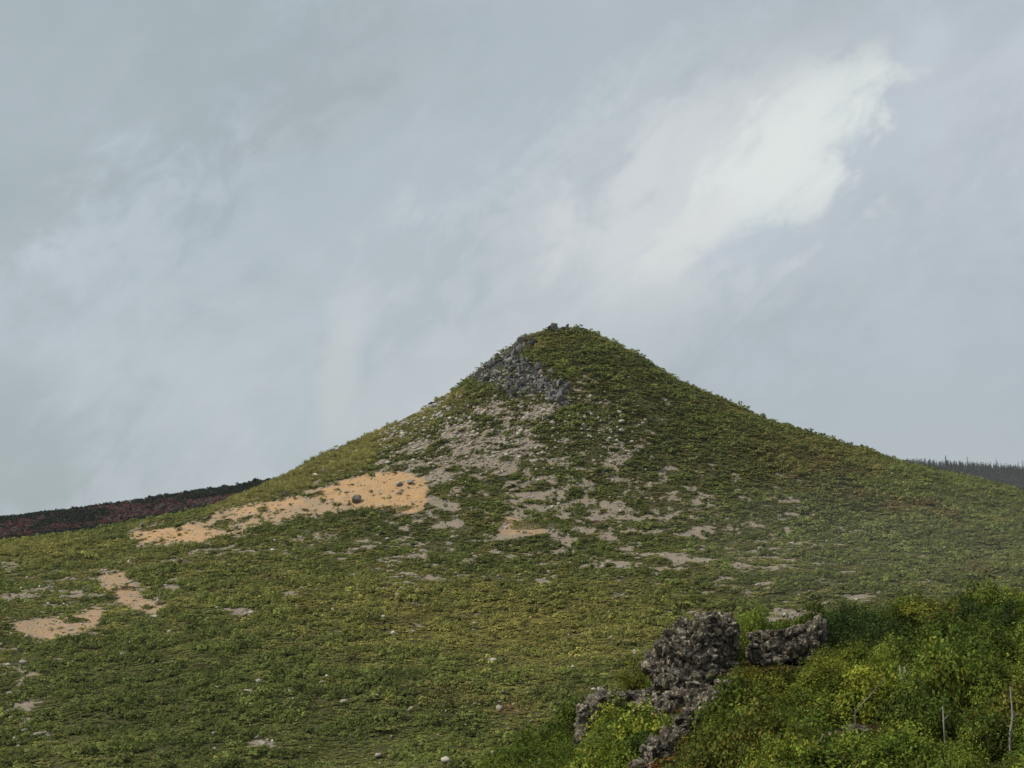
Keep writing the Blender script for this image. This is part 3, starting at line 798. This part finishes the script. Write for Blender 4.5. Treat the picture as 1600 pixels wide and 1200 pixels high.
for j, (px, py, w_, h_, k, lab) in enumerate(MATS):
    c0 = hit(px, py + h_ * .3, ymin=200); m_ = mpp(c0[1]); rx = w_ * m_ / 2; p1 = hit(px, py - h_ * .35, ymin=200); ry = float(np.clip(abs(p1[1] - c0[1]) / 2, rx * .35, rx * 1.1)); hz = max(.55, min(h_ * m_ * .4, 1.5))
    n = int(np.clip(rx * ry * 110, 260, 4200)); a = rng.uniform(0, 6.28, n); q = np.sqrt(rng.uniform(0, 1, n)); lob = 1 + .22 * np.sin(a * 3 + j) + .15 * np.sin(a * 5 + 2 * j)
    lx, ly = np.cos(a) * q * rx * lob, np.sin(a) * q * ry * lob; gz_ = ground(c0[0] + lx, c0[1] + ly) - c0[2]
    lz = gz_ + hz * np.sqrt(np.clip(1 - q ** 2, 0, 1)) * rng.uniform(.55, 1, n) * (1 + .35 * fbm(lx / 1.2 + j * 9, ly / 1.2, 2, 81)) + .03
    N = np.stack([lx / rx * .5, ly / ry * .5, np.ones(n)], -1); V, Fc = leaves(np.stack([lx, ly, lz], -1), N, .17, .7, .45)
    me = mesh_np('dwarf_pine_mat', V, Fc, {'shade': ('FLOAT_COLOR', shade_of(n, .5, 1.5, .14))}, False)
    tag(link('dwarf_pine_mat', me, mat_mats[k], None, c0), lab, 'shrub', 'plant mats standing on the bare ground')

# ------------------------------------------------------------------ near thicket


def tube(pts, r0, r1, n=5):
    pts = np.asarray(pts, float); V = []; k = len(pts)
    for i_, p in enumerate(pts):
        d = pts[min(i_ + 1, k - 1)] - pts[max(i_ - 1, 0)]; d = d / (np.linalg.norm(d) + 1e-9); a = np.cross(d, [.3, .9, .2]); a /= np.linalg.norm(a) + 1e-9; b = np.cross(d, a); r_ = r0 + (r1 - r0) * i_ / (k - 1)
        for q in range(n): V.append(p + r_ * (a * math.cos(6.283 * q / n) + b * math.sin(6.283 * q / n)))
    Fc = [[i_ * n + q, i_ * n + (q + 1) % n, (i_ + 1) * n + (q + 1) % n, (i_ + 1) * n + q] for i_ in range(k - 1) for q in range(n)]
    return np.array(V), np.array(Fc)


def join(parts):
    V, Fc, o = [], [], 0
    for v, f in parts: V.append(v); Fc.append(f + o); o += len(v)
    return np.concatenate(V), np.concatenate(Fc)


def shrub_geo(seed, rad, h, tips, per, leaf, spread=.12, upright=.0):
    """twig tips through a dome, a tuft of leaves on each; also the stems that carry them"""
    r = np.random.default_rng(seed); d = r.normal(0, 1, (tips, 3)); d /= np.linalg.norm(d, axis=1, keepdims=True); d[:, 2] = np.abs(d[:, 2])
    q = r.uniform(.45, 1.0, tips) ** .6; bumps = 1 + .25 * np.sin(d[:, 0] * 5 + seed) * np.cos(d[:, 1] * 4 - seed)
    Tp = d * (q * bumps)[:, None] * np.array([rad, rad, h]); Tp[:, 2] += .06 + upright * r.uniform(0, 1, tips) * h
    k = np.repeat(np.arange(tips), per); n = len(k); off = r.normal(0, 1, (n, 3)) * spread * np.array([1, 1, .75])
    P = Tp[k] + off; P[:, 2] = np.maximum(P[:, 2], .02); N = d[k] * .7 + np.array([0, 0, .6])
    V, Fc = leaves(P, N, leaf, .6, .55, r); tipc = r.uniform(.7, 1.3, tips)[k]; low = .0
    sh = shade_of(n, .6, 1.4, .14, r); sh[:, :3] *= np.repeat(tipc, 4)[:, None]
    stems = [tube([(0, 0, -.05), Tp[i_] * [.4, .4, .55], Tp[i_]], .018 + .01 * rad, .005, 4) for i_ in range(0, tips, 2)]
    return V, Fc, sh, join(stems)


def shrub_proto(name, seed, mat=None, **kw):
    V, Fc, sh, _ = shrub_geo(seed, **kw); return proto(name, V, Fc, {'shade': ('FLOAT_COLOR', sh)}, mat or M_THICKET)


NP = 9
sp = [shrub_proto('shrub_%d' % j, 40 + j, rad=.60, h=.42 + .09 * (j % 3), tips=36, per=44, leaf=.025 + .006 * (j % 3), spread=.09) for j in range(NP)]
n = 5600
y = rng.uniform(20, 54, n); t = rng.uniform(-.22, .50, n); x = t * y; z = knoll(x, y)
ok = (x > -6) & (hill(x, y) < z - .5); px, py = proj(x, y, z + .35); _, py0 = proj(x, y, z)
_, pyt = proj(x, y, z + .52)
for (hx, hy, hw, hh) in ((1372, 1142, 46, 14), (1335, 1186, 30, 10), (1388, 996, 34, 12), (1556, 1070, 26, 12), (1440, 1075, 20, 8), (1505, 1130, 24, 9), (1255, 1110, 18, 8)):
    ok &= ((px - hx) / hw) ** 2 + ((py0 - hy) / hh) ** 2 > 1
for (rx_, ry_, rw, rh, ry3) in ROCK_PX:
    ok &= ~((np.abs(px - rx_) < rw + 12) & (pyt < ry_ + rh * .75) & (py0 > ry_ - rh) & (y < ry3 + .7))
    ok &= ~((np.abs(px - rx_) < rw * .9) & (np.abs(y - ry3) < .5))
x, y, z, px, py = (q[ok] for q in (x, y, z, px, py))
nz = fbm(x / 3.2, y / 3.2, 3, 91); nz2 = fbm(x / 1.5, y / 1.5, 2, 92); rr = rng.normal(0, 1, len(x))
TP = np.array([(.052, .080, .014), (.112, .150, .020), (.230, .235, .028), (.150, .105, .025), (.036, .062, .018)])
wt = np.stack([.7 + 1.6 * np.clip(-nz, 0, 1), 1.0 + 0 * nz, .22 + 1.2 * np.clip(nz, 0, 1), .06 + .6 * np.clip(nz2 - .2, 0, 1), .35 + .8 * np.clip(-nz2, 0, 1)], -1)
for (cx, cy, rx, ry, k, g) in ((1180, 1165, 60, 30, 3, .45), (1130, 1190, 60, 26, 3, .5), (1320, 1060, 70, 40, 2, 1.2), (1410, 950, 70, 14, 2, 1.6), (1480, 960, 40, 12, 3, 1.0), (1350, 1000, 60, 18, 4, 2.2), (1500, 1060, 80, 60, 0, .9), (1450, 1120, 90, 30, 0, .9),
                               (1330, 1180, 60, 24, 1, 1.), (980, 1140, 40, 20, 2, .8), (1170, 1060, 40, 18, 3, 1.0), (1220, 1080, 60, 30, 2, .8), (1590, 1090, 20, 30, 3, 1.6), (860, 1180, 90, 40, 1, 1.5), (1560, 970, 60, 24, 0, 1.5)):
    wt[:, k] += g * 2 * np.exp(-((px - cx) / rx) ** 2 - ((py - cy) / ry) ** 2)
wt = wt ** 1.4 * rng.gamma(1, 1, wt.shape) ** .5; wt /= wt.sum(1, keepdims=True)
tint = (wt @ TP) * np.exp(.28 * rr + .38 * nz)[:, None]  # low hollows also tinted darker, standing in for shade between the mounds
s_ = np.clip(rng.gamma(9, .09, len(x)) * (1 + .4 * nz2), .42, 1.35)
scatter('shrub_thicket', np.stack([x, y, z - .05], -1), rng.uniform(0, 6.28, len(x)), np.stack([s_, s_, s_ * np.clip(rng.normal(1, .22, len(x)) + .6 * nz + .9 * nz2, .35, 2.1)], -1), rng.integers(0, NP, len(x)), tint, sp,
        'dense low green and rust thicket covering the near slope')
print('thicket', len(x))

n = 9000
y = rng.uniform(24, 52, n); t = rng.uniform(-.12, .45, n); x = t * y; z = knoll(x, y); ok = x > -4
x, y, z = x[ok], y[ok], z[ok]; k_ = rng.uniform(.22, .42, len(x))
scatter('ground_cover', np.stack([x, y, z - .02], -1), rng.uniform(0, 6.28, len(x)), np.stack([k_ * 1.3, k_ * 1.3, k_ * .7], -1), rng.integers(0, 3, len(x)),
        np.array([.085, .075, .022]) * np.exp(rng.normal(0, .35, (len(x), 1))) * (1 + .3 * rng.normal(0, 1, (len(x), 3)) * [1, .2, .3]).clip(.4, 2), [shrub_proto('cover_%d' % j, 240 + j, rad=.6, h=.4, tips=14, per=26, leaf=.07, spread=.14) for j in range(3)], 'low mossy plants between the near rocks and shrubs')

# long bright grass at the foot of the ledge
def grass_tuft(name, seed, n=90):
    r = np.random.default_rng(seed); a = r.uniform(0, 6.28, n); q = np.sqrt(r.uniform(0, 1, n)) * .3; l = r.uniform(.2, .48, n)
    B = np.stack([np.cos(a) * q, np.sin(a) * q, np.zeros(n)], -1); o_ = np.stack([np.cos(a), np.sin(a), np.zeros(n)], -1); s = np.stack([-np.sin(a), np.cos(a), np.zeros(n)], -1) * .012
    M1 = B + o_ * .06 + np.array([0, 0, 1]) * l[:, None] * .6; Tp = B + o_ * r.uniform(.1, .35, n)[:, None] + np.array([0, 0, 1]) * l[:, None]
    return proto(name, np.stack([B - s, B + s, M1 + s, Tp], 1).reshape(-1, 3), np.arange(4 * n).reshape(n, 4), {'shade': ('FLOAT_COLOR', shade_of(n, .6, 1.4, .1, r))}, M_THICKET)


n = 900
y = rng.uniform(26, 46, n); x = rng.uniform(-5, 1.9, n); z = knoll(x, y); px, py = proj(x, y, z)
ok = rng.uniform(0, 1, n) < .35 + .65 * (fbm(x / 1.5, y / 1.5, 2, 95) > -.1); _, pyt = proj(x, y, z + .5)
for (rx_, ry_, rw, rh, ry3) in ROCK_PX: ok &= ~((np.abs(px - rx_) < rw + 10) & (pyt < ry_ + rh) & (py > ry_ - rh) & (y < ry3 + .7))
x, y, z = x[ok], y[ok], z[ok]
scatter('long_grass', np.stack([x, y, z], -1), rng.uniform(0, 6.28, len(x)), np.repeat(rng.uniform(.7, 1.25, (len(x), 1)), 3, 1), rng.integers(0, 3, len(x)),
        np.array([.095, .125, .022]) * np.exp(rng.normal(0, .2, (len(x), 1))), [grass_tuft('tuft_%d' % j, 60 + j) for j in range(3)], 'long bright green grass at the bottom beside the rock ledge')

# shrubs that stand out from the thicket: (px, py of base, distance, width px, height px, colour, upright, label)
SHRUBS = [(1178, 1012, 45.2, 66, 66, (.165, .19, .03), .3, 'bright yellow-green bush between the tall and the low rock outcrop'),
          (990, 1086, 41.5, 56, 60, (.145, .135, .022), .1, 'olive yellow bush at the left foot of the tall rock outcrop'),
          (1328, 1006, 46.5, 96, 62, (.040, .062, .016), .1, 'big dark green bush right of the low rock outcrop'),
          (1385, 990, 47.0, 70, 44, (.060, .078, .016), .1, 'dark bush with shadowed underside next to the big dark one'),
          (1425, 978, 47.3, 80, 36, (.185, .165, .025), .1, 'yellow topped bush on the crest of the near slope'),
          (1476, 980, 47.5, 60, 36, (.130, .105, .022), .2, 'rust tinged bush on the crest beside the yellow one'),
          (1522, 990, 47.0, 44, 58, (.048, .068, .018), .8, 'dark upright bush rising above the crest near the right edge'),
          (1572, 985, 47.0, 40, 60, (.055, .078, .020), .9, 'upright bush with pointed top nearest the right edge of the crest'),
          (1548, 1000, 45.0, 60, 50, (.070, .095, .018), .3, 'leafy bush in front of the two upright ones'),
          (966, 1160, 38.6, 76, 44, (.095, .110, .018), .1, 'rounded green bush cupped by the rock ledge'),
          (1000, 1180, 38.0, 60, 34, (.060, .085, .018), .1, 'darker green bush between the rock ledge and the rib'),
          (1165, 1072, 41.5, 60, 30, (.150, .120, .024), .0, 'low ochre bush under the low rock outcrop'),
          (1175, 1180, 33.0, 90, 34, (.105, .075, .022), .0, 'rust brown bush near the bottom edge'),
          (1590, 1130, 35.0, 36, 46, (.170, .085, .024), .2, 'orange brown bush cut by the right edge'),
          (1290, 1080, 38.0, 90, 50, (.150, .150, .024), .1, 'pale olive bush in the middle of the near thicket'),
          (1520, 1070, 38.0, 96, 60, (.085, .115, .018), .1, 'wide fresh green bush in the right of the near thicket'),
          (1400, 1195, 31.0, 110, 50, (.100, .130, .020), .1, 'wide green bush at the bottom edge of the thicket')]
for j, (px, py, Y, wp, hp, cc, upr, lab) in enumerate(SHRUBS):
    b = hit(px, py, lift=.2)
    if b[1] > 49: b = at(px, py, 46.5); b[2] = float(knoll(b[0], b[1]))
    Y = b[1]; k = mpp(Y); top = at(px, py - hp, Y)[2]
    hh = max(.3, (top - b[2]) / (1 + .55 * upr)); rad = wp * k / 2; tips = int(np.clip(46 * (rad / .6) ** 2 * (1 + hh), 26, 150))
    V, Fc, sh, (SV, SF) = shrub_geo(1200 + j, rad * .92, hh * .92, tips, 36, .036, .11, upr)
    root = thing('shrub', b, lab, 'shrub', 'shrubs of the near slope')
    link('foliage', mesh_np('foliage', V, Fc, {'shade': ('FLOAT_COLOR', sh)}, False), leaf_mat('shrub_leaves_%d' % j, tuple(q * f_ for q, f_ in zip(cc, (.98, 1.08, .9))), trans=.28), root)
    link('stems', mesh_np('stems', SV, SF), M_BARK, root)

# bleached dead wood
DEAD = [('dead_stump', 1410, 1078, 40.0, [[(0, 0), (-2, -18), (-1, -36)], [(2, 0), (7, -20), (6, -34)], [(6, -20), (10, -26)]], 3.2, 'bleached forked dead stump standing in the near thicket'),
        ('dead_branch', 1336, 1112, 36.5, [[(0, 0), (20, -22), (50, -52)]], .8, 'pale dead branch leaning to the right in the thicket'),
        ('dead_branch', 1476, 1152, 33.0, [[(0, 0), (-2, -24), (1, -46)], [(-2, -24), (6, -34)]], 1.3, 'thin pale upright dead branch right of the centre of the thicket'),
        ('dead_branch', 1578, 1150, 34.0, [[(0, 0), (4, -30), (6, -74)], [(4, -30), (14, -34)]], 2.0, 'tall bleached dead branch beside the orange bush at the right edge'),
        ('dead_branch', 1265, 1165, 33.5, [[(0, 0), (14, -6), (24, -16)]], 1.3, 'low slanting dead branch left of the buried rock slab')]
for nm, px, py, Y, paths, thick, lab in DEAD:
    Y = min(hit(px, py, lift=.62)[1], 46.5); b = at(px, py, Y); k = mpp(Y); parts = []
    for q in paths:
        pts = [np.array([a * k, .06 * i_ * ((-1) ** i_), -c_ * k]) for i_, (a, c_) in enumerate(q)]
        parts.append(tube(pts, thick * k, thick * k * .45, 6))
    low = tube([(0, 0, float(knoll(b[0], b[1])) - b[2] - .1), (0, 0, 0)], thick * k * 1.2, thick * k, 6)
    V, Fc = join(parts + [low]); V = V + .004 * rng.normal(0, 1, V.shape)
    tag(link(nm, mesh_np(nm, V, Fc), M_DEAD, None, b), lab, 'dead wood', 'bleached dead wood in the near thicket')

# ------------------------------------------------------------------ far woods


def conifer_geo(seed, h=6.0, tiers=9):
    r = np.random.default_rng(seed); P = []; N = []
    for i_ in range(tiers):
        f = i_ / (tiers - 1); rad = (1 - f) ** .8 * h * .17 + .12; m_ = int(7 + 13 * (1 - f)); a = r.uniform(0, 6.28, m_); q = rad * r.uniform(.3, 1, m_)
        P.append(np.stack([np.cos(a) * q, np.sin(a) * q, h * (.12 + .86 * f) - q * .35 + r.normal(0, .08, m_)], -1)); N.append(np.stack([np.cos(a) * .5, np.sin(a) * .5, np.ones(m_)], -1))
    P, N = np.concatenate(P), np.concatenate(N); V, Fc = leaves(P, N, .42, .5, .25, r)
    return V, Fc, shade_of(len(P), .6, 1.4, .1, r), tube([(0, 0, -.6), (0, 0, h * .5), (0, 0, h)], .12, .02, 5)


M_CONIFER = leaf_mat('dark_conifer_needles', (.022, .036, .024), trans=.1)
con = []
for j in range(4):
    V, Fc, sh, (SV, SF) = conifer_geo(70 + j, 5.4 + .8 * j); a = mesh_np('crown', V, Fc, {'shade': ('FLOAT_COLOR', sh)}, False); a.materials.append(M_CONIFER)
    b = mesh_np('trunk', SV, SF); b.materials.append(M_BARK); con.append((a, b))


bush = []
for j in range(4):
    r_ = np.random.default_rng(860 + j); P, N = dome_pts(150, 1.6, 2.2, 5, r_, .2); P[:, 2] += .05; V, Fc = leaves(P, N, .42, .8, .5, r_)
    a = mesh_np('crown', V, Fc, {'shade': ('FLOAT_COLOR', shade_of(150, .5, 1.5, .12, r_))}, False); a.materials.append(M_CONIFER); SV, SF = tube([(0, 0, -.6), (0, 0, 1.2), (.1, 0, 2.4)], .16, .05, 5)
    b = mesh_np('trunk', SV, SF); b.materials.append(M_BARK); bush.append((a, b))


def conifer(px, rg, scale, j, label, group, dy=0, wide=1.0, kind=None, name='conifer_tree'):
    Y = rg['Y'] + dy; x_ = at(px, 760, Y)[0]; p = np.array([x_, Y, float(ridge_z(rg, np.array([x_]), np.array([Y]))[0])])
    kind = kind or con; root = thing(name, p, label, 'tree', group); root.scale = (scale * wide, scale * wide, scale); root.rotation_euler = (0, 0, j * 1.7)
    link('crown', kind[j % 4][0], None, root); link('trunk', kind[j % 4][1], None, root)


ORD = ['first', 'second', 'third', 'fourth', 'fifth', 'sixth', 'seventh', 'eighth', 'ninth', 'tenth', 'eleventh', 'twelfth', 'thirteenth', 'fourteenth', 'fifteenth', 'sixteenth']
for j, (px, s_) in enumerate(((402, .85), (383, .5), (371, .65), (350, .7), (332, .45), (314, .5), (289, .6), (262, .45), (237, .5), (212, .5), (186, .45), (150, .42), (118, .45), (76, .42), (30, .42))):
    conifer(px, LR, s_ * 1.7, j, 'largest dark bushy tree at the upper end of the left ridge' if j == 0 else '%s small dark bushy tree down the left ridge skyline, counted from the hill' % ORD[j], 'skyline trees on the left ridge', 0, 1.1, bush, 'bushy_tree')
for j, (px, s_) in enumerate(((1432, .95), (1440, 1.0), (1447, 1.1), (1462, .9), (1479, 1.9), (1493, 1.1), (1505, .8), (1513, 1.35), (1519, 1.2), (1532, .8), (1545, 1.0), (1558, 1.3), (1570, 1.2), (1581, .9), (1592, 1.2), (1599, 1.3))):
    conifer(px, RRG, s_ * 1.2, j, 'tallest misty conifer on the skyline of the right ridge' if j == 4 else '%s misty conifer on the right ridge skyline, counted from the hill' % ORD[j], 'skyline conifers on the right ridge')

M_FAR = leaf_mat('far_wood_leaves', trans=.12)


def wood_proto(name, seed, conif):
    r = np.random.default_rng(seed)
    if conif: V, Fc, sh, _ = conifer_geo(seed, 4.5, 7)
    else:
        P, N = dome_pts(70, 1.5, 1.9, 6, r); V, Fc = leaves(P, N, .36, .7, .5, r); sh = shade_of(70, .5, 1.5, .12, r)
    return proto(name, V, Fc, {'shade': ('FLOAT_COLOR', sh)}, M_FAR)


def wood(name, rg, n, x0, x1, dy0, dy1, redness, label, sc0, sc1, cf):
    x = rng.uniform(x0, x1, n); y = rg['Y'] + rng.uniform(dy0, dy1, n); z = ridge_z(rg, x, y)
    red = fbm(x / 40, y / 18, 3, 55) + redness(x, y); isred = (red > .12) & (rng.uniform(0, 1, n) < .85)
    tint = np.where(isred[:, None], np.array([.15, .048, .045]), np.array([.026, .034, .022])) * np.exp(rng.normal(0, .25, (n, 1)))
    idx = np.where(isred | (rng.uniform(0, 1, n) >= cf), rng.integers(3, 6, n), rng.integers(0, 3, n))
    s_ = rng.uniform(sc0, sc1, n) * np.where(isred, .6, 1)
    scatter(name, np.stack([x, y, z - .1], -1), rng.uniform(0, 6.28, n), np.repeat(s_[:, None], 3, 1), idx, tint, [wood_proto('%s_%d' % (name, j), 820 + j, j < 3) for j in range(6)], label)


wood('far_woodland', LR, 15000, -330, 10, -150, 14, lambda x, y: .45 * np.exp(-((y - LR['Y'] + 55) / 30) ** 2) - .12, 'dark and reddish shrubs and trees covering the left ridge', .5, 1.05, 0)
wood('far_woodland', RRG, 7000, 300, 680, -110, 10, lambda x, y: -1.0, 'dark misty conifer forest covering the right ridge', 1.1, 1.9, .85)

# ------------------------------------------------------------------ the air
HAZE = 0.000035
hv = [(sx * 1750, 0 + sy * 1750, zz) for zz in (-75, 86) for sy in (-1, 1) for sx in (-1, 1)]
me = mesh_np('haze', hv, [[0, 2, 3, 1], [4, 5, 7, 6], [0, 1, 5, 4], [2, 6, 7, 3], [0, 4, 6, 2], [1, 3, 7, 5]], None, False)
hm = bpy.data.materials.new('haze'); hm.use_nodes = True; t = NT(hm.node_tree); t.n.clear()
o = t.node('ShaderNodeOutputMaterial'); pv = t.node('ShaderNodeVolumePrincipled'); t.l.new(pv.outputs[0], o.inputs['Volume'])
pv.inputs['Color'].default_value = (.90, .94, .98, 1); pv.inputs['Density'].default_value = HAZE; pv.inputs['Anisotropy'].default_value = .1
me.materials.append(hm)
tag(link('haze', me), 'thin pale mist in the air over the hill', None, None, 'stuff')

# a shred of cloud drifting over the right ridge
V, Fc = ICO[4]
V = V * (1 + .18 * fbm(V[:, 0] * 2 + 5, V[:, 2] * 2 + V[:, 1] * 1.7, 3, 99))[:, None] * np.array([190, 150, 20])
me = mesh_np('mist_bank', V, Fc); mm = bpy.data.materials.new('mist_bank'); mm.use_nodes = True; t = NT(mm.node_tree); t.n.clear()
o = t.node('ShaderNodeOutputMaterial'); pv = t.node('ShaderNodeVolumePrincipled'); t.l.new(pv.outputs[0], o.inputs['Volume'])
pv.inputs['Color'].default_value = (.92, .95, .98, 1); pv.inputs['Density'].default_value = .00022
me.materials.append(mm); c0 = at(1590, 738, 1150)
tag(link('mist_bank', me, None, None, c0), 'pale shred of mist over the forested right ridge', None, None, 'stuff')

V = ICO[4][0]; V = V * (1 + .2 * fbm(V[:, 0] * 2 + 1, V[:, 2] * 2 + V[:, 1] * 1.7, 3, 98))[:, None] * np.array([85, 90, 20])
me2 = mesh_np('mist_bank', V, ICO[4][1]); mm2 = mm.copy(); mm2.node_tree.nodes['Principled Volume'].inputs['Density'].default_value = .0002
me2.materials.append(mm2); c0 = at(1640, 850, 310)
tag(link('mist_bank', me2, None, None, c0), 'thin veil of mist drifting across the lower right of the hill', None, None, 'stuff')
